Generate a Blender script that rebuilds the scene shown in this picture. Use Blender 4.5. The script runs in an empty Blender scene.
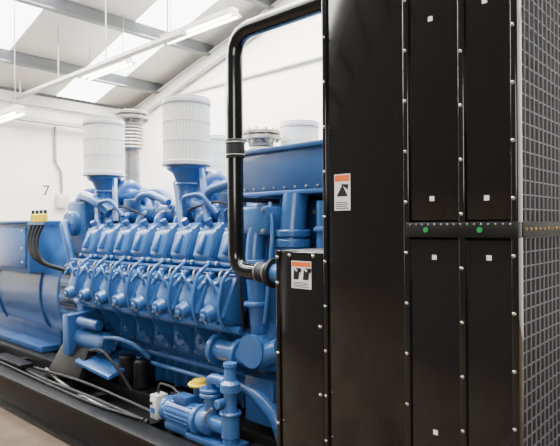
import bpy, bmesh, math, random
from mathutils import Vector, Matrix, Euler
random.seed(7)
C = bpy.context.scene.collection

# ------------------------------------------------------------------ materials
def mat(name, col, rough=0.5, metal=0.0, var=0.0, scale=6.0, bump=0.0, bscale=60.0, emit=None, es=1.0, coat=0.0, rvar=0.0, spec=None):
    m = bpy.data.materials.new(name); m.use_nodes = True
    nt = m.node_tree; b = nt.nodes['Principled BSDF']
    b.inputs['Base Color'].default_value = (*col, 1)
    b.inputs['Roughness'].default_value = rough
    b.inputs['Metallic'].default_value = metal
    if spec is not None: b.inputs['Specular IOR Level'].default_value = spec
    if coat: b.inputs['Coat Weight'].default_value = coat; b.inputs['Coat Roughness'].default_value = .08
    if var or rvar:
        tc = nt.nodes.new('ShaderNodeTexCoord'); n = nt.nodes.new('ShaderNodeTexNoise')
        n.inputs['Scale'].default_value = scale; n.inputs['Detail'].default_value = 5
        nt.links.new(tc.outputs['Object'], n.inputs['Vector'])
        if var:
            r = nt.nodes.new('ShaderNodeValToRGB')
            r.color_ramp.elements[0].position = .3; r.color_ramp.elements[1].position = .7
            r.color_ramp.elements[0].color = (*[max(0, c*(1-var)) for c in col], 1)
            r.color_ramp.elements[1].color = (*[min(1, c*(1+var)) for c in col], 1)
            nt.links.new(n.outputs['Fac'], r.inputs['Fac']); nt.links.new(r.outputs['Color'], b.inputs['Base Color'])
        if rvar:
            mr = nt.nodes.new('ShaderNodeMapRange')
            mr.inputs['To Min'].default_value = max(0.02, rough-rvar); mr.inputs['To Max'].default_value = rough+rvar
            nt.links.new(n.outputs['Fac'], mr.inputs['Value']); nt.links.new(mr.outputs['Result'], b.inputs['Roughness'])
    if bump:
        tc = nt.nodes.new('ShaderNodeTexCoord'); n = nt.nodes.new('ShaderNodeTexNoise'); n.inputs['Scale'].default_value = bscale
        bp = nt.nodes.new('ShaderNodeBump'); bp.inputs['Strength'].default_value = bump; bp.inputs['Distance'].default_value = .01
        nt.links.new(tc.outputs['Object'], n.inputs['Vector']); nt.links.new(n.outputs['Fac'], bp.inputs['Height']); nt.links.new(bp.outputs['Normal'], b.inputs['Normal'])
    if emit:
        b.inputs['Emission Color'].default_value = (*emit, 1); b.inputs['Emission Strength'].default_value = es
    return m

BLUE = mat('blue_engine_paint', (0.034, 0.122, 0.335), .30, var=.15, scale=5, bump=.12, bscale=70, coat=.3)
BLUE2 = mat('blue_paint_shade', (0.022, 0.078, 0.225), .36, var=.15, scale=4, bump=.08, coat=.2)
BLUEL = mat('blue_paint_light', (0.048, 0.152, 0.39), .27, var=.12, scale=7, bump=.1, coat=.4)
GAPSHADE = mat('blue_gap_shade', (0.004, 0.010, 0.03), .6)  # near-black blue, shade of gaps and slots put into the colour
BLACK = mat('black_gloss_paint', (0.006, 0.006, 0.006), .13, rvar=.04, scale=3, bump=.02, bscale=6, coat=.3)
BLACKM = mat('black_satin_paint', (0.009, 0.009, 0.010), .45, var=.3, scale=10, spec=.3)
RUBBER = mat('rubber', (0.012, 0.012, 0.013), .6)
CORE = mat('radiator_core', (0.007, 0.007, 0.008), .7)
WIRE = mat('mesh_wire', (0.15, 0.15, 0.18), .4)
STEEL = mat('zinc_steel', (0.72, 0.72, 0.7), .25, metal=1.0)
STEELD = mat('dull_steel', (0.35, 0.34, 0.32), .45, metal=.8, var=.2, scale=20)
STAIN = mat('stainless_bellows', (0.6, 0.55, 0.46), .4, metal=.8, var=.15, scale=12)
WHITE = mat('white_label', (0.85, 0.85, 0.83), .5)
LAMPW = mat('lamp_housing', (0.85, 0.85, 0.82), .5)
FILT = mat('filter_paper', (0.97, 0.97, 0.95), .7)
FILTG = mat('filter_pleat_valley', (0.60, 0.61, 0.61), .8)
FILTC = mat('filter_cap', (0.74, 0.75, 0.75), .4)
ORANGE = mat('orange_label', (0.85, 0.16, 0.03), .5)
INK = mat('label_ink', (0.01, 0.01, 0.01), .5)
GREEN = mat('green_sticker', (0.01, 0.28, 0.07), .5)
YELLOW = mat('yellow_plastic', (0.85, 0.62, 0.02), .45)
GREYB = mat('grey_box', (0.55, 0.55, 0.53), .5)
BRASS = mat('brass', (0.7, 0.45, 0.12), .35, metal=1)
WALL = mat('painted_wall', (0.90, 0.87, 0.80), .8, var=.04, scale=.8, bump=.1, bscale=20)
ROOFB = mat('purlin_grey', (0.15, 0.16, 0.17), .6)
CEIL = mat('roof_lining', (0.66, 0.64, 0.59), .7, var=.05, scale=1)
SKYL = mat('skylight_translucent', (0.9, 0.95, 0.97), .5, emit=(0.97, 0.98, 1.0), es=8.0)
TUBE = mat('fluorescent_tube', (1, 1, 1), .5, emit=(1.0, 0.97, 0.9), es=16.0)
FLOOR = mat('concrete_floor', (0.105, 0.078, 0.056), .85, var=.4, scale=1.6, bump=.1, bscale=30, spec=.15)

# ------------------------------------------------------------------ builder
class B:
    def __init__(s): s.bm = bmesh.new(); s.mats = []
    def mi(s, m):
        if m not in s.mats: s.mats.append(m)
        return s.mats.index(m)
    def add(s, t, m):
        i = s.mi(m)
        for f in t.faces: f.material_index = i
        bmesh.ops.recalc_face_normals(t, faces=t.faces)
        me = bpy.data.meshes.new('tmp'); t.to_mesh(me); t.free()
        s.bm.from_mesh(me); bpy.data.meshes.remove(me)
    def box(s, c, d, m, rot=(0, 0, 0), bev=0, seg=2):
        t = bmesh.new(); bmesh.ops.create_cube(t, size=1)
        bmesh.ops.scale(t, vec=d, verts=t.verts)
        if bev: bmesh.ops.bevel(t, geom=t.edges[:], offset=bev, segments=seg, profile=.5, affect='EDGES')
        t.transform(Matrix.Translation(c) @ Euler(rot).to_matrix().to_4x4()); s.add(t, m)
    def bx(s, a, b, m, bev=0, seg=2):
        s.box([(a[i]+b[i])/2 for i in range(3)], [abs(b[i]-a[i]) for i in range(3)], m, bev=bev, seg=seg)
    def rev(s, prof, o, ax, m, n=24):
        t = bmesh.new(); q = Vector(ax).normalized().to_track_quat('Z', 'Y').to_matrix().to_4x4()
        rings = []
        for r, h in prof:
            if r < 1e-5: rings.append([t.verts.new((0, 0, h))])
            else: rings.append([t.verts.new((r*math.cos(2*math.pi*k/n), r*math.sin(2*math.pi*k/n), h)) for k in range(n)])
        for a, b in zip(rings, rings[1:]):
            for k in range(n):
                l = (k+1) % n
                if len(a) == 1 and len(b) == 1: continue
                if len(a) == 1: t.faces.new((a[0], b[k], b[l]))
                elif len(b) == 1: t.faces.new((a[k], a[l], b[0]))
                else: t.faces.new((a[k], a[l], b[l], b[k]))
        t.transform(Matrix.Translation(o) @ q); s.add(t, m)
    def cyl(s, p, q, r, m, r2=None, n=24, ch=0):
        p = Vector(p); q = Vector(q); L = (q-p).length; r2 = r if r2 is None else r2
        pr = [(0, 0), (r-ch, 0), (r, ch), (r2, L-ch), (r2-ch, L), (0, L)] if ch else [(0, 0), (r, 0), (r2, L), (0, L)]
        s.rev(pr, p, q-p, m, n)
    def tube(s, pts, r, m, bend=.1, n=14, k=7):
        pts = [Vector(p) for p in pts]; path = [pts[0]]
        for i in range(1, len(pts)-1):
            a, b, c = pts[i-1], pts[i], pts[i+1]
            u = (a-b); v = (c-b); w = min(bend, u.length*.49, v.length*.49)
            p0 = b+u.normalized()*w; p1 = b+v.normalized()*w
            for j in range(k+1):
                f = j/k; path.append((1-f)**2*p0+2*f*(1-f)*b+f*f*p1)
        path.append(pts[-1])
        t = bmesh.new(); rings = []; nrm = None
        for i, p in enumerate(path):
            d = (path[min(i+1, len(path)-1)]-path[max(i-1, 0)]).normalized()
            if nrm is None: nrm = d.orthogonal().normalized()
            else: nrm = (nrm-d*nrm.dot(d)).normalized()
            bi = d.cross(nrm)
            rings.append([t.verts.new(p+r*(math.cos(2*math.pi*j/n)*nrm+math.sin(2*math.pi*j/n)*bi)) for j in range(n)])
        for a, b in zip(rings, rings[1:]):
            for j in range(n): t.faces.new((a[j], a[(j+1) % n], b[(j+1) % n], b[j]))
        t.faces.new(rings[0][::-1]); t.faces.new(rings[-1]); s.add(t, m)
    def torus(s, c, ax, R, r, m, n=28, k=10):
        pr = [(R+r*math.cos(2*math.pi*i/k), r*math.sin(2*math.pi*i/k)) for i in range(k+1)]
        s.rev(pr, c, ax, m, n)
    def bolt(s, p, ax, r=.008, m=None, h=.008):
        p = Vector(p); a = Vector(ax).normalized(); m = m or STEEL
        s.rev([(0, -h*.2), (r*1.4, -h*.2), (r*1.4, h*.25), (r, h*.3), (r, h), (r*.7, h*1.2), (0, h*1.2)], p, a, m, 8)
    def prism(s, pts, vec, m, bev=0):
        t = bmesh.new(); vs = [t.verts.new(p) for p in pts]; f = t.faces.new(vs)
        r = bmesh.ops.extrude_face_region(t, geom=[f])
        bmesh.ops.translate(t, vec=vec, verts=[v for v in r['geom'] if isinstance(v, bmesh.types.BMVert)])
        if bev: bmesh.ops.bevel(t, geom=t.edges[:], offset=bev, segments=2, profile=.5, affect='EDGES')
        s.add(t, m)
    def done(s, name, parent=None, ang=35):
        me = bpy.data.meshes.new(name); s.bm.to_mesh(me); s.bm.free()
        for m in s.mats: me.materials.append(m)
        for p in me.polygons: p.use_smooth = True
        me.set_sharp_from_angle(angle=math.radians(ang))
        o = bpy.data.objects.new(name, me); C.objects.link(o)
        if parent: o.parent = parent
        return o
def empty(name):
    e = bpy.data.objects.new(name, None); C.objects.link(e); e.empty_display_size = .2; return e

# ------------------------------------------------------------------ room
XW, YW = -13.0, 8.4
def rz(x): return 4.8+.27*(x+13) if x < 1 else 4.8+.27*14-.27*(x-1)
b = B(); b.bx((XW-.3, -6, -.2), (6, YW+.3, 0), FLOOR); b.done('floor')
b = B(); b.bx((XW-.25, -6, 0), (XW, YW+.25, 4.85), WALL); b.done('wall_left')
b = B()
b.prism([(XW, YW, 0), (6, YW, 0), (6, YW, rz(6)), (1, YW, rz(1)), (XW, YW, rz(XW))], (0, .25, 0), WALL); b.done('wall_back')
sl = [(3.6, 4.6), (6.3, 7.35), (.9, 1.9), (-1.8, -.8)]
b = B()
edges = sorted([-6]+[v for p in sl for v in p]+[YW+.2])
for y0, y1 in zip(edges, edges[1:]):
    isk = (y0, y1) in sl
    for xa, xb in ((XW-.2, 1), (1, 6)):
        b.prism([(xa, y0, rz(xa)+.26), (xb, y0, rz(xb)+.26), (xb, y0, rz(xb)+.32), (xa, y0, rz(xa)+.32)], (0, y1-y0, 0), SKYL if isk else CEIL)
b.done('ceiling')
b = B()
for x in (-11.7, -9.7, -7.7, -5.7, -3.7, -1.7):
    b.bx((x-.035, -6, rz(x)+.02), (x+.035, YW, rz(x)+.25), ROOFB)
    b.bx((x-.08, -6, rz(x)), (x+.08, YW, rz(x)+.03), ROOFB)
b.done('roof_purlins')
b = B()
for y in (8.28, 2.9, -2.5):
    for dz, w, h in ((-.02, .07, .03), (.12, .02, .26), (.25, .07, .03)):
        if y > 8: dz -= .22
        else: dz -= .3
        b.prism([(XW, y-w, rz(XW)+dz-h/2), (1, y-w, rz(1)+dz-h/2), (1, y-w, rz(1)+dz+h/2), (XW, y-w, rz(XW)+dz+h/2)], (0, 2*w, 0), CEIL if y > 8 else ROOFB)
b.done('roof_rafters')
b = B(); b.bx((XW, -6, 4.62), (XW+.14, YW, 4.85), CEIL); b.bx((XW+.14, -6, 4.2), (XW+.3, YW, 4.28), STEELD)
b.done('trim_eaves')
b = B()
b.tube([(-12.2, YW-.05, 5.0), (2, YW-.05, 5.0)], .035, GREYB)
b.tube([(-11.6, YW-.05, 4.0), (-11.6, YW-.05, 5.0)], .03, GREYB)
b.tube([(-9.2, YW-.05, 1.0), (-9.2, YW-.05, 5.0)], .03, GREYB)
b.tube([(XW+.05, 6.15, 4.2), (XW+.05, 6.15, 3.3), (XW+.05, 6.3, 3.1), (XW+.05, 6.3, 2.5)], .03, STEELD)
b.bx((XW, 6.15, 2.2), (XW+.15, 6.45, 2.55), GREYB, bev=.02)
b.done('wall_conduit')
tx = bpy.data.curves.new('bay_number_sign', 'FONT'); tx.body = '7'; tx.size = .36; tx.extrude = .002
o = bpy.data.objects.new('bay_number_sign', tx); C.objects.link(o); o.data.materials.append(INK)
o.location = (XW+.004, 5.85, 2.5); o.rotation_euler = (math.pi/2, 0, math.pi/2)
def batten(x0, x1, y, z):
    b = B(); b.bx((x0, y-.08, z), (x1, y+.08, z+.07), LAMPW, bev=.01)
    b.prism([(x0, y-.08, z), (x0, y-.17, z-.05), (x0, y+.17, z-.05), (x0, y+.08, z)], (x1-x0, 0, 0), LAMPW)
    b.cyl((x0+.03, y-.07, z-.065), (x1-.03, y-.07, z-.065), .022, TUBE, n=10)
    b.cyl((x0+.03, y+.07, z-.065), (x1-.03, y+.07, z-.065), .022, TUBE, n=10)
    for x in (x0+.2, x1-.2):
        b.tube([(x, y, z+.05), (x, y, rz(x)+.255)], .008, STEELD, n=6)
    b.done('fluorescent_light')
batten(-11.6, -9.5, 3.9, 3.75)
batten(-11.0, -9.3, 5.9, 5.0)
batten(-8.7, -6.7, 6.3, 5.35)
b = B(); b.bx((-12.6, 5.0, 4.6), (-6.5, 5.12, 4.66), STEELD)
for x in (-12.3, -10.5, -8.7, -6.9): b.tube([(x, 5.06, 4.66), (x, 5.06, rz(x)+.255)], .012, STEELD, n=6)
b.done('cable_tray')

# ------------------------------------------------------------------ skid base
SK = empty('skid_base')
b = B()
for y in (2.17, 5.05):
    b.bx((-9.2, y-.09, 0.0), (-.75, y+.09, .03), BLACK, bev=.004)
    b.bx((-9.2, y-.09, .29), (-.75, y+.09, .32), BLACKM, bev=.004)
    b.bx((-9.2, y-.012, .03), (-.75, y+.012, .29), BLACKM)
for x in [-9.1+i*.93 for i in range(10)]: b.bx((x-.05, 2.18, .02), (x+.05, 5.04, .26), BLACKM)
b.bx((-9.2, 2.2, .16), (-.75, 5.0, .18), BLACKM)
for y in (2.75, 4.45): b.bx((-9.1, y-.1, .2), (-2.0, y+.1, .32), BLACKM, bev=.01)
b.done('rails', SK)
b = B()
b.tube([(-8.5, 2.36, .30), (-6.2, 2.38, .30), (-5.2, 2.34, .28), (-4.4, 2.4, .26), (-3.5, 2.36, .27)], .018, RUBBER, bend=.3)
b.tube([(-8.5, 2.42, .28), (-6.0, 2.45, .28), (-4.6, 2.42, .36), (-4.0, 2.52, .28), (-3.4, 2.45, .3)], .014, RUBBER, bend=.3)
b.tube([(-5.5, 2.5, .3), (-4.9, 2.40, .26), (-4.2, 2.36, .24), (-3.6, 2.38, .24)], .016, STEELD, bend=.3)
b.tube([(-8.0, 2.3, .33), (-6.5, 2.26, .335), (-5.0, 2.22, .335), (-4.0, 2.2, .335), (-3.4, 2.26, .34)], .011, RUBBER, bend=.3)
b.bx((-6.3, 2.28, .321), (-5.6, 2.42, .36), BLACKM, bev=.005)
b.done('cable_loom', SK)

# ------------------------------------------------------------------ engine
E = empty('diesel_engine'); E.location = (0, 0, 0)
CY = 3.62
b = B()
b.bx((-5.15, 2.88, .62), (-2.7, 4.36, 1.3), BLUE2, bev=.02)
b.prism([(-5.1, 2.76, 1.0), (-5.1, 2.98, 1.90), (-5.1, 4.26, 1.90), (-5.1, 4.48, 1.0), (-5.1, 4.3, .9), (-5.1, 2.94, .9)], (2.38, 0, 0), GAPSHADE, bev=.01)  # block behind the heads, coloured dark as shade between them
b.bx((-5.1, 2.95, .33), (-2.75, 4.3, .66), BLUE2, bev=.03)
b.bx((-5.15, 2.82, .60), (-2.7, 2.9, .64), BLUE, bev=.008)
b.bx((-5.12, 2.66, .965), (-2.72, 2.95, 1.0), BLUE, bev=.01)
for i in range(8):
    x = -4.86+i*.283
    b.bx((x-.115, 2.850, .68), (x+.115, 2.9, .93), BLUE, bev=.015)
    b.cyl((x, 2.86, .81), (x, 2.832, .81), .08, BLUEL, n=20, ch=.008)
    b.cyl((x, 2.84, .81), (x, 2.80, .81), .022, BLUE, n=10)
    for dx, dz in ((-.09, -.10), (.09, -.10), (-.09, .10), (.09, .10)): b.bolt((x+dx, 2.85, .81+dz), (0, -1, 0), .009, STEELD)
    b.prism([(x+.128, 2.66, .97), (x+.128, 2.88, .97), (x+.128, 2.88, .66)], (.02, 0, 0), BLUE)
    b.bx((x+.12, 2.90, .34), (x+.14, 2.96, .6), BLUE, bev=.005)
    b.bx((x-.03, 2.92, .36), (x-.01, 2.96, .6), BLUE, bev=.005)
for i in range(30): b.bolt((-5.1+i*.082, 2.855, .642), (0, 0, 1), .009, BLUEL)
b.tube([(-5.0, 2.82, .53), (-3.2, 2.82, .53), (-3.1, 2.76, .6), (-2.9, 2.7, .65)], .022, BLUEL)
b.tube([(-5.0, 2.79, .94), (-2.8, 2.79, .94)], .018, BLUEL)
b.done('crankcase', E)
def head(b, x, s):
    Y = lambda v: CY+s*(CY-v)*1.0
    a = math.radians(26)*s
    b.box((x, Y(2.78), 1.60), (.215, .24, .29), BLUE, (a, 0, 0), bev=.03, seg=2)
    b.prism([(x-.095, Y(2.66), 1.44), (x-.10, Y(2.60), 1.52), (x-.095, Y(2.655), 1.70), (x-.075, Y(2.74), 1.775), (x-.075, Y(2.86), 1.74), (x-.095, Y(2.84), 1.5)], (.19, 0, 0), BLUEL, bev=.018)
    b.box((x, Y(2.625), 1.61), (.055, .06, .15), BLUE, (a*1.0, 0, 0), bev=.014)
    b.cyl((x, Y(2.70), 1.755), (x, Y(2.67), 1.80), .03, BLUE, n=12, ch=.005)
    b.box((x, Y(2.72), 1.425), (.24, .22, .035), BLUE, (a, 0, 0), bev=.008)
    n = Vector((0, s*math.cos(.45), math.sin(.45)))
    for dx in (-.095, .095):
        p = Vector((x+dx, Y(2.64), 1.455)); b.cyl(p, p+n*.05, .017, BLUEL, n=10); b.bolt(p+n*.05, n, .011, STEELD)
        p = Vector((x+dx*.9, Y(2.70), 1.715)); b.bolt(p, n, .011, STEELD, .02)
    b.box((x, Y(2.64), 1.22), (.205, .20, .33), BLUE, (a, 0, 0), bev=.025, seg=2)
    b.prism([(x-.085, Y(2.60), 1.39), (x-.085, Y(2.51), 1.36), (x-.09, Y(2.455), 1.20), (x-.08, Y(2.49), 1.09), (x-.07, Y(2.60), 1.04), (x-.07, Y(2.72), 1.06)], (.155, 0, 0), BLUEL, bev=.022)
    p = Vector((x-.01, Y(2.50), 1.15)); q = p+Vector((-.012, s*.085, -.03))
    b.cyl(p, q, .062, BLUE, r2=.056, n=20, ch=.010); b.cyl(q, q+(q-p)*.2, .030, BLUEL, n=12, ch=.004)
    for k in range(4):
        an = k*math.pi/2+.6; b.bolt(q+Vector((.042*math.cos(an), 0, .042*math.sin(an))), (0, s, -.3), .007, STEELD)
    for dx in (-.07, .055):
        p = Vector((x+dx, Y(2.50), 1.33)); b.cyl(p, p+n*.05, .014, BLUE, n=10); b.bolt(p+n*.05, n, .009, STEELD)
    b.tube([(x+.105, Y(2.60), 1.47), (x+.105, Y(2.48), 1.40), (x+.095, Y(2.44), 1.2), (x+.07, Y(2.50), 1.04), (x+.07, Y(2.62), .99)], .013, BLUEL, bend=.06, n=8, k=4)
    b.tube([(x-.11, Y(2.58), 1.40), (x-.05, Y(2.46), 1.41), (x+.02, Y(2.45), 1.36), (x+.03, Y(2.47), 1.28)], .011, BLUE, bend=.05, n=8, k=4)
    b.tube([(x+.02, Y(2.60), 1.425), (x+.03, Y(2.52), 1.43), (x+.05, Y(2.49), 1.39), (x+.045, Y(2.50), 1.34)], .007, STEELD, bend=.03, n=6, k=3)
    b.box((x-.075, Y(2.475), 1.36), (.03, .025, .15), BLUE, (a, .5, 0), bev=.008)
for nm, s in (('cylinder_heads_near', -1), ('cylinder_heads_far', 1)):
    b = B()
    for i in range(8): head(b, -4.86+i*.283, s)
    yy = CY+s*(CY-2.60)
    b.tube([(-5.05, yy, 1.02), (-2.72, yy, 1.02)], .03, BLUE, n=12)
    b.tube([(-5.15, yy, 1.425), (-2.72, yy, 1.425)], .016, BLUE, n=8)
    yy = CY+s*(CY-2.95)
    b.tube([(-5.2, yy, 1.86), (-2.75, yy, 1.86)], .075, BLUE, n=18)
    for i in range(8):
        x = -4.86+i*.283
        b.tube([(x, CY+s*(CY-2.82), 1.72), (x, CY+s*(CY-2.84), 1.83), (x, yy, 1.87)], .045, BLUE, bend=.06, n=12, k=4)
        b.torus((x+.14, yy, 1.86), (1, 0, 0), .075, .012, BLUEL, 20, 6)
    b.done(nm, E)
b = B()
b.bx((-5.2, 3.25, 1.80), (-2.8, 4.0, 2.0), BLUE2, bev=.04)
for s in (-1, 1):
    for fx in (-5.0, -3.67):
        y = CY+s*.74
        b.torus((fx+.05, CY+s*.50, 2.02), (1, 0, 0), .14, .075, BLUE, 28, 12)
        b.rev([(0, -.14), (.10, -.13), (.13, -.05), (.13, .06), (.09, .14), (0, .15)], (fx+.05, CY+s*.50, 2.02), (1, 0, 0), BLUE, 24)
        b.rev([(0, -.32), (.11, -.32), (.13, -.24), (.12, -.12), (0, -.12)], (fx+.05, CY+s*.50, 2.02), (1, 0, 0), BLUE2, 24)
        b.rev([(0, 0), (.075, 0), (.082, .08), (.12, .17), (.165, .20), (.17, .225), (0, .225)], (fx, y, 2.02), (0, 0, 1), BLUE, 28)
        b.tube([(fx, y, 2.06), (fx, y, 1.93), (fx+.16, CY+s*.62, 1.86)], .078, BLUE, bend=.1)
        b.torus((fx, y, 2.10), (0, 0, 1), .086, .012, BLUEL)
        b.prism([(fx+.18, y-.02, 2.22), (fx+.22, y-.02, 2.22), (fx+.42, y-.13, 1.80), (fx+.37, y-.13, 1.80)], (0, .03, 0), BLUEL)
        b.prism([(fx-.17, y-.02, 2.12), (fx-.12, y-.02, 2.16), (fx+.16, y-.16, 1.74), (fx+.10, y-.16, 1.72)], (0, .03, 0), BLUEL)
        b.tube([(fx+.25, CY+s*.50, 2.03), (fx+.50, CY+s*.55, 2.05), (fx+.64, CY+s*.60, 1.95), (fx+.66, CY+s*.66, 1.86)], .07, BLUE, bend=.14)
        b.torus((fx+.40, CY+s*.53, 2.04), (1, .1, 0), .075, .014, BLUEL)
        b.torus((fx+.62, CY+s*.59, 1.97), (.5, .2, -1), .073, .008, STEELD)
        b.tube([(fx+.1, CY+s*.84, 1.84), (fx+.12, CY+s*.88, 1.98), (fx+.35, CY+s*.88, 2.0), (fx+.5, CY+s*.84, 1.84)], .02, BLUE, bend=.06)
        b.bx((fx+.52, CY+s*.80-.05, 1.88), (fx+.64, CY+s*.80+.05, 2.0), BLUE2, bev=.012)
        b.tube([(fx-.1, CY+s*.80, 1.83), (fx+.2, CY+s*.82, 1.9), (fx+.55, CY+s*.86, 1.94), (fx+.8, CY+s*.80, 1.84)], .01, RUBBER, bend=.1, n=8)
    b.tube([(-5.3, CY+s*.62, 1.98), (-4.5, CY+s*.6, 2.06), (-4.1, CY+s*.66, 2.06), (-3.9, CY+s*.7, 1.9)], .045, BLUE, bend=.2)
    b.tube([(-4.35, CY+s*.75, 1.82), (-4.35, CY+s*.80, 2.0), (-4.15, CY+s*.8, 2.05), (-3.85, CY+s*.8, 1.95)], .03, BLUEL, bend=.1)
    b.tube([(-3.3, CY+s*.8, 1.84), (-3.3, CY+s*.84, 2.02), (-2.8, CY+s*.84, 2.1)], .04, BLUE, bend=.12)
    b.tube([(-3.2, CY+s*.6, 2.10), (-2.5, CY+s*.6, 2.10)], .07, BLUE)
b.done('turbo_and_manifold_group', E)
b = B()
for x, y, zt in ((-5.65, 3.62, 3.10), (-3.85, 3.97, 2.70)):
    b.cyl((x, y, 1.95), (x, y, zt-.08), .085, STEELD)
    k = 0
    while zt-.42+.04*k < zt-.12: b.torus((x, y, zt-.42+.04*k), (0, 0, 1), .115, .018, STAIN, 28, 8); k += 1
    b.cyl((x, y, zt-.09), (x, y, zt-.055), .20, STAIN, ch=.004); b.cyl((x, y, zt-.035), (x, y, zt), .20, STAIN, ch=.004)
    for k in range(12):
        an = k*math.pi/6; b.cyl((x+.17*math.cos(an), y+.17*math.sin(an), zt-.11), (x+.17*math.cos(an), y+.17*math.sin(an), zt+.02), .011, STEELD, n=8)
b.done('exhaust_bellows', E)
b = B()
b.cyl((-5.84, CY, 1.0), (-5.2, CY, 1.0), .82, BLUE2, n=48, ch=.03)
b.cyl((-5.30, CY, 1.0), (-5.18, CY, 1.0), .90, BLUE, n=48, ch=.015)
for k in range(40):
    an = 2*math.pi*k/40
    b.bolt((-5.17, CY+.865*math.cos(an), 1.0+.865*math.sin(an)), (1, 0, 0), .013, BLUEL)
for k in range(64):
    an = 2*math.pi*k/64
    b.box((-5.56, CY+.84*math.cos(an), 1.0+.84*math.sin(an)), (.36, .05, .035), GAPSHADE if k % 2 else BLUE, (an, 0, 0))
b.bx((-5.62, 2.78, 1.45), (-5.22, 4.4, 2.02), BLUE, bev=.05)
b.bx((-5.50, 2.90, 1.98), (-5.25, 3.3, 2.16), BLUE, bev=.04)
b.cyl((-5.42, 2.80, 1.78), (-5.42, 2.70, 1.78), .13, BLUEL, ch=.015)
for k in range(6):
    an = k*math.pi/3; b.bolt((-5.42+.1*math.cos(an), 2.70, 1.78+.1*math.sin(an)), (0, -1, 0), .01, STEELD)
b.tube([(-5.42, 2.72, 1.78), (-5.42, 2.66, 1.78), (-5.3, 2.64, 1.6), (-5.2, 2.66, 1.3), (-5.2, 2.75, 1.1)], .045, BLUE, bend=.1)
b.tube([(-5.6, 2.9, 1.95), (-5.3, 2.8, 2.08), (-4.95, 2.76, 2.0), (-4.8, 2.82, 1.88)], .05, BLUEL, bend=.12)
b.prism([(-5.35, 2.45, .33), (-4.75, 2.45, .33), (-4.8, 2.6, .62), (-5.3, 2.6, .62)], (0, .28, 0), BLACKM, bev=.01)
b.cyl((-5.05, 2.66, .66), (-4.55, 2.66, .66), .10, BLUE, ch=.02)
for k in range(8):
    an = k*math.pi/4; b.bolt((-4.55, 2.66+.075*math.cos(an), .66+.075*math.sin(an)), (1, 0, 0), .009, STEELD)
b.cyl((-4.98, 2.60, .83), (-4.62, 2.60, .83), .05, BLUE, ch=.01)
b.bx((-5.15, 2.5, .5), (-5.03, 2.9, .9), BLUE, bev=.02)
b.prism([(-4.9, 2.5, .45), (-4.3, 2.5, .40), (-4.3, 2.9, .5), (-4.9, 2.9, .60)], (0, 0, .04), BLUE, bev=.01)
b.cyl((-4.35, 2.72, .32), (-4.35, 2.72, .58), .075, BLACKM, ch=.01)
b.cyl((-4.12, 2.72, .32), (-4.12, 2.72, .58), .07, BLACKM, ch=.02)
b.tube([(-4.6, 2.62, .72), (-4.3, 2.6, .76), (-4.1, 2.65, .72), (-4.05, 2.75, .6)], .02, BLUEL)
b.tube([(-4.7, 2.55, .6), (-4.4, 2.5, .66), (-4.2, 2.55, .5), (-4.1, 2.6, .34)], .014, RUBBER)
b.done('flywheel_housing_and_starter', E)
b = B()
b.bx((-2.78, 2.80, .36), (-2.42, 4.44, 1.97), BLUE, bev=.03)
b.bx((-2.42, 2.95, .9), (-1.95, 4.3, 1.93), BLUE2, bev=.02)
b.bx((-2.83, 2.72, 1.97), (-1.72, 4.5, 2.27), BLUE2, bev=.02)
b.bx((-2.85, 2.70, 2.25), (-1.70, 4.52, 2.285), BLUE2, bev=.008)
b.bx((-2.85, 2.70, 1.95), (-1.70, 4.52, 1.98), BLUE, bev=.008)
for i in range(12): b.bolt((-2.8+i*.095, 2.715, 2.0), (0, -1, 0), .007, STEELD)
for i in range(6): b.bolt((-2.35+i*.075, 2.945, 1.84), (0, -1, 0), .013, STEELD); b.bolt((-2.35+i*.075, 2.945, 1.1), (0, -1, 0), .013, STEELD)
b.bx((-2.72, 2.58, 1.68), (-2.46, 2.84, 1.88), BLUEL, bev=.03)
for dx in (-.1, .1):
    for dz in (-.07, .07): b.bolt((-2.59+dx, 2.58, 1.78+dz), (0, -1, 0), .012, STEELD)
b.tube([(-2.60, 2.66, 1.80), (-2.60, 2.60, 1.55), (-2.58, 2.62, 1.2), (-2.62, 2.7, .8)], .065, BLUE, bend=.15)
b.torus((-2.6, 2.61, 1.5), (0, 0, 1), .066, .02, BLUEL); b.torus((-2.59, 2.61, 1.22), (0, 0, 1), .066, .02, BLUEL)
b.tube([(-2.35, 2.75, 1.95), (-2.35, 2.70, 1.6), (-2.33, 2.70, 1.0), (-2.2, 2.75, .8)], .085, BLUE, bend=.15)
b.cyl((-2.35, 2.72, 1.60), (-2.35, 2.72, 1.66), .12, BLUE, ch=.01)
b.cyl((-2.35, 2.72, 1.67), (-2.35, 2.72, 1.72), .12, BLUE, ch=.01)
b.cyl((-2.33, 2.70, 1.12), (-2.33, 2.70, 1.17), .12, BLUE, ch=.01)
b.tube([(-2.1, 2.75, 1.9), (-2.1, 2.74, 1.2)], .06, BLUE)
b.torus((-2.1, 2.745, 1.72), (0, 0, 1), .06, .02, BLUEL)
b.tube([(-2.5, 2.66, 1.9), (-2.42, 2.6, 1.7), (-2.45, 2.58, 1.3), (-2.5, 2.6, 1.1)], .015, BLUEL)
b.tube([(-2.74, 2.66, 1.92), (-2.70, 2.56, 1.6), (-2.68, 2.55, 1.25), (-2.72, 2.62, 1.02)], .012, RUBBER)
b.rev([(0, 0), (.13, 0), (.17, .03), (.17, .12), (.10, .17), (.08, .26), (.11, .28), (.11, .31), (0, .31)], (-2.55, 2.82, .92), (0, -1, 0), BLUE, 28)
b.tube([(-2.98, 2.60, .86), (-2.55, 2.58, .86), (-2.35, 2.6, .95)], .075, BLUE, bend=.1)
b.cyl((-2.99, 2.60, .86), (-2.95, 2.60, .86), .11, BLUE, ch=.006)
b.cyl((-2.74, 2.59, .86), (-2.70, 2.59, .86), .11, BLUE, ch=.006)
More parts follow.
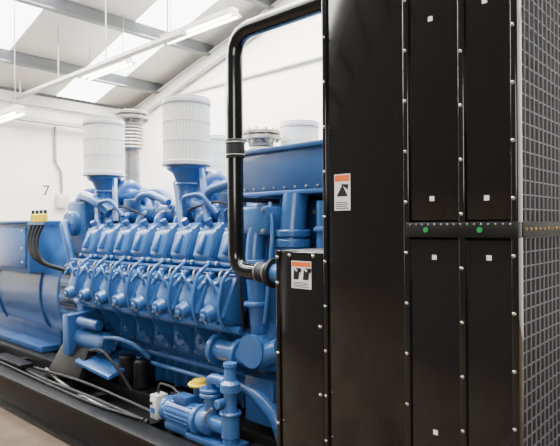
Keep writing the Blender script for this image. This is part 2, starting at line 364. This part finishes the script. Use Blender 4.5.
b.tube([(-2.95, 2.75, .6), (-2.6, 2.62, .62), (-2.4, 2.60, .5), (-2.35, 2.62, .35)], .05, BLUE, bend=.12)
b.bx((-2.72, 2.62, .40), (-2.45, 2.85, .72), BLUE2, bev=.02)
for k in range(8):
    an = k*math.pi/4; b.bolt((-2.55+.145*math.cos(an), 2.70, .92+.145*math.sin(an)), (0, -1, 0), .011, STEELD)
    b.bolt((-2.99, 2.6+.092*math.cos(an), .86+.092*math.sin(an)), (-1, 0, 0), .009, STEELD)
b.done('front_gear_case_and_pumps', E)

# ------------------------------------------------------------------ air filters
def air_filter(x, y):
    b = B(); z0, z1 = 2.25, 2.80; N = 46
    t = bmesh.new(); r0 = []; r1 = []
    prof = (.182, .197, .198, .197)
    M = N*4
    for k in range(M):
        an = 2*math.pi*k/M; r = prof[k % 4]
        r0.append(t.verts.new((x+r*math.cos(an), y+r*math.sin(an), z0+.03))); r1.append(t.verts.new((x+r*math.cos(an), y+r*math.sin(an), z1-.03)))
    for k in range(M): l = (k+1) % M; t.faces.new((r0[k], r0[l], r1[l], r1[k]))
    b.add(t, FILT)
    b.cyl((x, y, z0), (x, y, z0+.04), .206, FILTC, n=40, ch=.006)
    b.rev([(0, .04), (.10, .04), (.11, 0), (.20, 0), (.207, .01), (.207, .04), (.198, .05), (.12, .05), (.11, .045), (0, .045)], (x, y, z1-.045), (0, 0, 1), FILTC, 40)
    for z in (z0+.2, z0+.36): b.torus((x, y, z), (0, 0, 1), .1985, .003, FILTG, 40, 6)
    b.torus((x, y, z1+.01), (0, 0, 1), .196, .006, STEELD, 40, 6)
    b.cyl((x, y, z1), (x, y, z1+.03), .02, STEELD, n=8)
    b.done('air_filter', ang=15)
for x in (-5.0, -3.67):
    for y in (2.88, 4.36): air_filter(x, y)

# ------------------------------------------------------------------ alternator
A = empty('alternator')
b = B()
AZ, AR = .99, .81
b.cyl((-9.0, CY, AZ), (-5.86, CY, AZ), AR, BLUE, n=72, ch=.04)
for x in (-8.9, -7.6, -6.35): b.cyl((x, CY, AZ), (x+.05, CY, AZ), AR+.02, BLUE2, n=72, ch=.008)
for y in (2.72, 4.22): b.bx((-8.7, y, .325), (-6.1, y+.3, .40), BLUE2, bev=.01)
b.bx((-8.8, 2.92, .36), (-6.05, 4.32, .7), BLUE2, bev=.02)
b.done('stator_body', A)
b = B()
b.bx((-9.0, 2.66, 1.22), (-6.25, 4.5, 1.80), BLUE, bev=.015)
b.bx((-8.9, 2.64, 1.28), (-7.6, 2.67, 1.74), BLUE, bev=.006)
b.bx((-7.5, 2.64, 1.28), (-6.32, 2.67, 1.74), BLUE, bev=.006)
b.bx((-9.05, 2.62, 1.79), (-6.2, 4.54, 1.82), BLUE, bev=.006)
for x in (-7.42, -6.4):
    for z in (1.34, 1.5, 1.70): b.bolt((x, 2.64, z), (0, -1, 0), .012)
b.done('terminal_box', A)
b = B()
for i in range(4):
    x = -6.10+i*.1
    b.cyl((x, 2.64, 1.80), (x, 2.64, 1.89), .026, YELLOW, n=12, ch=.008)
    b.cyl((x, 2.64, 1.89), (x, 2.64, 1.93), .018, INK, n=10)
    b.tube([(x, 2.64, 1.82), (x-.02*i, 2.58, 1.65), (x+.05-.03*i, 2.56, 1.5), (x+.2-.06*i, 2.60, 1.36), (x+.35-.05*i, 2.78, 1.28)], .017, RUBBER, bend=.15, n=10)
b.bx((-6.16, 2.60, 1.77), (-5.74, 2.82, 1.80), BLUE2)
b.done('power_cable_glands', A)

# ------------------------------------------------------------------ radiator cabinet
R = empty('radiator_cabinet')
X0, X1, YF, YB, Z0, Z1 = -1.457, -.638, 1.90, 5.2, .33, 3.2
S1, S2, ZM = -1.052, -.83, 1.73
b = B()
b.bx((X0, YF+.02, Z0), (X1-.14, YB, Z1), BLACKM)
g = .003
def panel(xa, xb, za, zb):
    b.bx((xa+g, YF-.004, za+g), (xb-g, YF+.02, zb-g), BLACK, bev=.003)
panel(X0, S1, Z0, Z1)
for xa, xb in ((S1, S2), (S2, X1)):
    panel(xa, xb, Z0, ZM-.035); panel(xa, xb, ZM+.03, Z1)
b.bx((X1-.16, YF+.018, Z0), (X1-.03, YF+.03, Z1), BLACKM)
b.bx((X0-.002, YF-.014, Z0), (X0+.020, YF+.03, Z1), BLACK, bev=.006, seg=3)
for x in (S1, S2): b.bx((x-.013, YF-.014, Z0), (x+.013, YF, Z1), BLACK, bev=.006, seg=3)
b.bx((X1-.02, YF-.014, Z0), (X1+.004, YF+.04, Z1), BLACK, bev=.006, seg=3)
b.bx((S1, YF-.018, ZM-.03), (X1+.006, YF+.02, ZM+.026), BLACKM, bev=.004)
for i, x in enumerate((X0+.010, S1, S2, X1-.010)):
    for k in range(15): b.bolt((x, YF-.014, .42+k*.195+(.05 if i % 2 else 0)), (0, -1, 0), .0052, STEEL, .006)
for i in range(16): b.bolt((S1+.02+i*.025, YF-.018, ZM+.018), (0, -1, 0), .003, STEELD, .003)
for x in (-.967, -.762): b.cyl((x, YF-.018, ZM-.002), (x, YF-.021, ZM-.002), .010, GREEN, n=16)
for x, z in ((-.95, 2.52), (-.745, 2.53), (-.948, 1.845), (-.742, 1.84), (-.94, 1.625), (-.735, 1.63), (-.94, .97)):
    b.bx((x-.009, YF-.0055, z-.009), (x+.009, YF-.004, z+.009), WHITE)
b.done('front_panels', R)
b = B()
b.bx((X1-.14, YF+.03, Z0), (X1-.12, YB, Z1), CORE)
y = YF+.075
while y < YB: b.bx((X1-.002, y-.002, Z0), (X1+.002, y+.002, Z1), WIRE); y += .05
z = Z0+.02
while z < Z1: b.bx((X1-.0045, YF+.03, z-.002), (X1-.0005, YB, z+.002), WIRE); z += .05
b.bx((X1-.05, YF+.03, ZM-.03), (X1+.006, YB, ZM+.026), BLACKM, bev=.003)
for i in range(60): b.bolt((X1+.006, YF+.06+i*.05, ZM+.0), (1, 0, 0), .004, BRASS, .004)
b.bx((X1-.05, YB-.05, Z0), (X1+.01, YB, Z1), BLACK)
for zz in (Z0, Z1-.04): b.bx((X1-.08, YF, zz), (X1+.01, YB, zz+.04), BLACK)
b.done('radiator_mesh_guard', R)
def warn(b, x0, x1, z0, z1, two=False):
    y = YF-.004
    b.bx((x0, y-.0015, z0), (x1, y, z1), WHITE)
    h = z1-z0; w = x1-x0
    b.bx((x0+.003, y-.0022, z1-h*.2), (x1-.003, y-.0016, z1-.004), ORANGE)
    n = 2 if two else 1
    for k in range(n):
        cx = x0+w*(k+.5)/n; r = w*.36/n*(1.3 if two else 1); cz = z0+h*.54
        b.prism([(cx-r, y-.0022, cz-r*.8), (cx+r, y-.0022, cz-r*.8), (cx+.001, y-.0022, cz+r*.9)] if not two else [(cx-r*.7, y-.0022, cz-r), (cx+r*.5, y-.0022, cz-r), (cx+r*.8, y-.0022, cz+r), (cx, y-.0022, cz+r*.3), (cx-r*.5, y-.0022, cz+r*.8)], (0, .0006, 0), INK)
        b.prism([(cx-r*.3, y-.0022, cz+r), (cx+r, y-.0022, cz+r*.1), (cx+r*1.1, y-.0022, cz+r*.9)], (0, .0006, 0), INK)
    for k in range(4): b.bx((x0+w*.1, y-.0022, z0+h*(.05+.055*k)), (x1-w*(.1+.1*(k % 2)), y-.0016, z0+h*(.07+.055*k)), INK)
b = B()
bx0, bx1, bz = -1.742, -1.463, 1.63
b.bx((bx0, YF+.01, Z0), (bx1, YF+.33, bz), BLACKM, bev=.004)
b.bx((bx0+.006, YF-.004, Z0), (bx1-.004, YF+.012, bz-.004), BLACK, bev=.003)
b.bx((bx0, YF-.012, Z0), (bx0+.022, YF+.02, bz), BLACK, bev=.003)
for z in (.5, .82, 1.15, 1.48, 1.6): b.bolt((bx0+.012, YF-.012, z), (0, -1, 0), .006)
for z in (.42, .7, 1.0, 1.3): b.bolt((bx1-.02, YF-.004, z), (0, -1, 0), .006)
b.bolt((-1.66, YF-.004, 1.61), (0, -1, 0), .006); b.bolt((-1.52, YF-.004, 1.61), (0, -1, 0), .006)
b.done('lower_side_box', R)
b = B(); warn(b, -1.40, -1.318, 1.81, 1.965); warn(b, -1.648, -1.532, 1.46, 1.585, True); b.done('warning_labels', R)
b = B()
b.tube([(-2.3, 3.1, 2.285), (-2.3, 3.1, 2.50), (-2.0, 2.95, 2.85), (-1.46, 2.9, 3.0)], .026, RUBBER, bend=.3)
b.done('vent_hose')

# ------------------------------------------------------------------ black coolant pipe
b = B()
py = 2.40; px_ = -2.56
b.tube([(-1.46, py, 2.98), (px_, py, 2.98), (px_, py, 1.46), (-2.30, py, 1.46), (-2.2, py+.02, 1.46)], .052, BLACK, bend=.16, n=24, k=10)
b.cyl((px_, py, 2.18), (px_, py, 2.30), .061, RUBBER, ch=.004)
for z in (2.20, 2.28): b.torus((px_, py, z), (0, 0, 1), .0615, .004, STEELD)
b.cyl((-2.36, py, 1.46), (-2.26, py, 1.46), .060, RUBBER, ch=.004)
for x in (-2.345, -2.275): b.torus((x, py, 1.46), (1, 0, 0), .0605, .005, STEELD)
b.cyl((-2.24, py, 1.46), (-2.215, py, 1.46), .09, BLACKM, n=20)
b.tube([(-2.22, py, 1.46), (-2.1, py, 1.46), (-2.08, 2.8, 1.46)], .06, BLUEL, bend=.1)
b.torus((-1.62, py, 2.98), (1, 0, 0), .054, .008, STEELD)
b.bx((px_-.02, py+.03, 1.9), (px_+.02, 2.8, 1.93), BLACKM)
b.done('coolant_pipe')

# ------------------------------------------------------------------ priming pump in foreground
P = empty('priming_pump')
b = B()
y = 2.36
b.cyl((-3.21, y, .44), (-2.88, y, .44), .08, BLUE, n=28, ch=.01)
for k in range(18):
    an = 2*math.pi*k/18; b.box((-3.05, y+.083*math.cos(an), .44+.083*math.sin(an)), (.25, .012, .005), BLUEL, (an, 0, 0))
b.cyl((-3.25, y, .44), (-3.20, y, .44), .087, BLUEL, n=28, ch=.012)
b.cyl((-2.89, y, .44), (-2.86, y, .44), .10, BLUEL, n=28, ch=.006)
b.bx((-3.12, y-.05, .51), (-2.98, y+.05, .57), BLUE2, bev=.01)
b.bx((-3.18, y-.08, .325), (-2.93, y+.08, .38), BLUE2, bev=.01)
b.done('electric_motor', P)
b = B()
b.rev([(0, 0), (.07, 0), (.09, .03), (.09, .10), (.055, .13), (.05, .24), (0, .24)], (-2.86, y, .45), (1, 0, 0), BLUE, 28)
b.cyl((-2.77, y, .50), (-2.77, y, .62), .045, BLUE); b.cyl((-2.77, y, .62), (-2.77, y, .645), .075, BLUEL, ch=.005)
b.cyl((-2.77, y, .65), (-2.77, y, .675), .075, BLUE, ch=.005)
b.tube([(-2.77, y, .66), (-2.77, y, .74), (-2.62, y, .74)], .035, BLUE, bend=.06)
b.rev([(0, 0), (.05, 0), (.05, .05), (.06, .06), (.06, .20), (.042, .22), (.042, .34), (.065, .35), (.065, .40), (.04, .42), (.035, .50), (.045, .51), (.045, .53), (0, .54)], (-2.58, y, .34), (0, 0, 1), BLUEL, 24)
b.torus((-2.58, y, .55), (0, 0, 1), .06, .012, BLUE)
b.cyl((-2.60, y-.02, .62), (-2.60, y-.1, .62), .03, BLUE, ch=.005)
b.bx((-2.93, y-.09, .325), (-2.50, y+.09, .36), BLUE2, bev=.006)
for k in range(6):
    an = k*math.pi/3; b.bolt((-2.89, y+.086*math.cos(an), .44+.086*math.sin(an)), (-1, 0, 0), .008)
b.tube([(-2.7, y-.08, .46), (-2.7, y-.12, .52), (-2.62, y-.12, .6)], .008, STEELD)
b.done('pump_body', P)
b = B()
b.cyl((-3.12, y+.19, .20), (-3.12, y+.19, .58), .045, BLUE, ch=.01)
b.cyl((-3.12, y+.19, .58), (-3.12, y+.19, .60), .085, YELLOW, ch=.006); b.cyl((-3.12, y+.19, .60), (-3.12, y+.19, .625), .05, YELLOW, ch=.006)
b.done('yellow_capped_filler', P)
b = B()
b.bx((-3.44, 2.34, .325), (-3.35, 2.44, .50), GREYB, bev=.006); b.bx((-3.43, 2.335, .36), (-3.36, 2.34, .47), WHITE)
b.cyl((-3.41, 2.335, .44), (-3.41, 2.325, .44), .012, INK, n=12)
b.bx((-3.42, 2.330, .37), (-3.37, 2.336, .41), BLUE)
b.tube([(-3.4, 2.39, .49), (-3.4, 2.39, .58), (-3.25, 2.40, .58), (-3.1, 2.37, .55)], .009, RUBBER, bend=.06)
b.bx((-3.36, 2.46, .18), (-3.28, 2.55, .5), BLACKM, bev=.006)
b.done('switch_box', P)

# ------------------------------------------------------------------ lights
def area(name, loc, rot, sx, sy, e, col=(1, 1, 1)):
    l = bpy.data.lights.new(name, 'AREA'); l.shape = 'RECTANGLE'; l.size = sx; l.size_y = sy; l.energy = e; l.color = col
    o = bpy.data.objects.new(name, l); C.objects.link(o); o.location = loc; o.rotation_euler = rot
for i, (y0, y1) in enumerate(sl):
    area('skylight_lamp', (-6, (y0+y1)/2, rz(-6)+.0), (0, -math.atan(.27), 0), 13, .9, (1000, 1800, 1200, 450)[i], (1, .985, .95))
area('rear_fill_light', (2.5, -5.2, 3.6), (math.radians(68), 0, math.radians(20)), 4, 2.5, 300, (1, .96, .89))  # added fill light behind the camera, no door modelled there
w = bpy.data.worlds.new('world'); bpy.context.scene.world = w; w.use_nodes = True
w.node_tree.nodes['Background'].inputs['Color'].default_value = (1, .94, .86, 1)
w.node_tree.nodes['Background'].inputs['Strength'].default_value = .22

# ------------------------------------------------------------------ camera
cd = bpy.data.cameras.new('camera'); cd.lens = 34.97; cd.sensor_width = 36; cd.shift_y = 2/560; cd.clip_start = .05
co = bpy.data.objects.new('camera', cd); C.objects.link(co)
co.location = (0, 0, 1.75)
co.rotation_euler = (Matrix.Rotation(math.radians(42.2), 3, 'Z') @ Matrix.Rotation(math.pi/2, 3, 'X') @ Matrix.Rotation(math.radians(-.4), 3, 'Z')).to_euler()
bpy.context.scene.camera = co
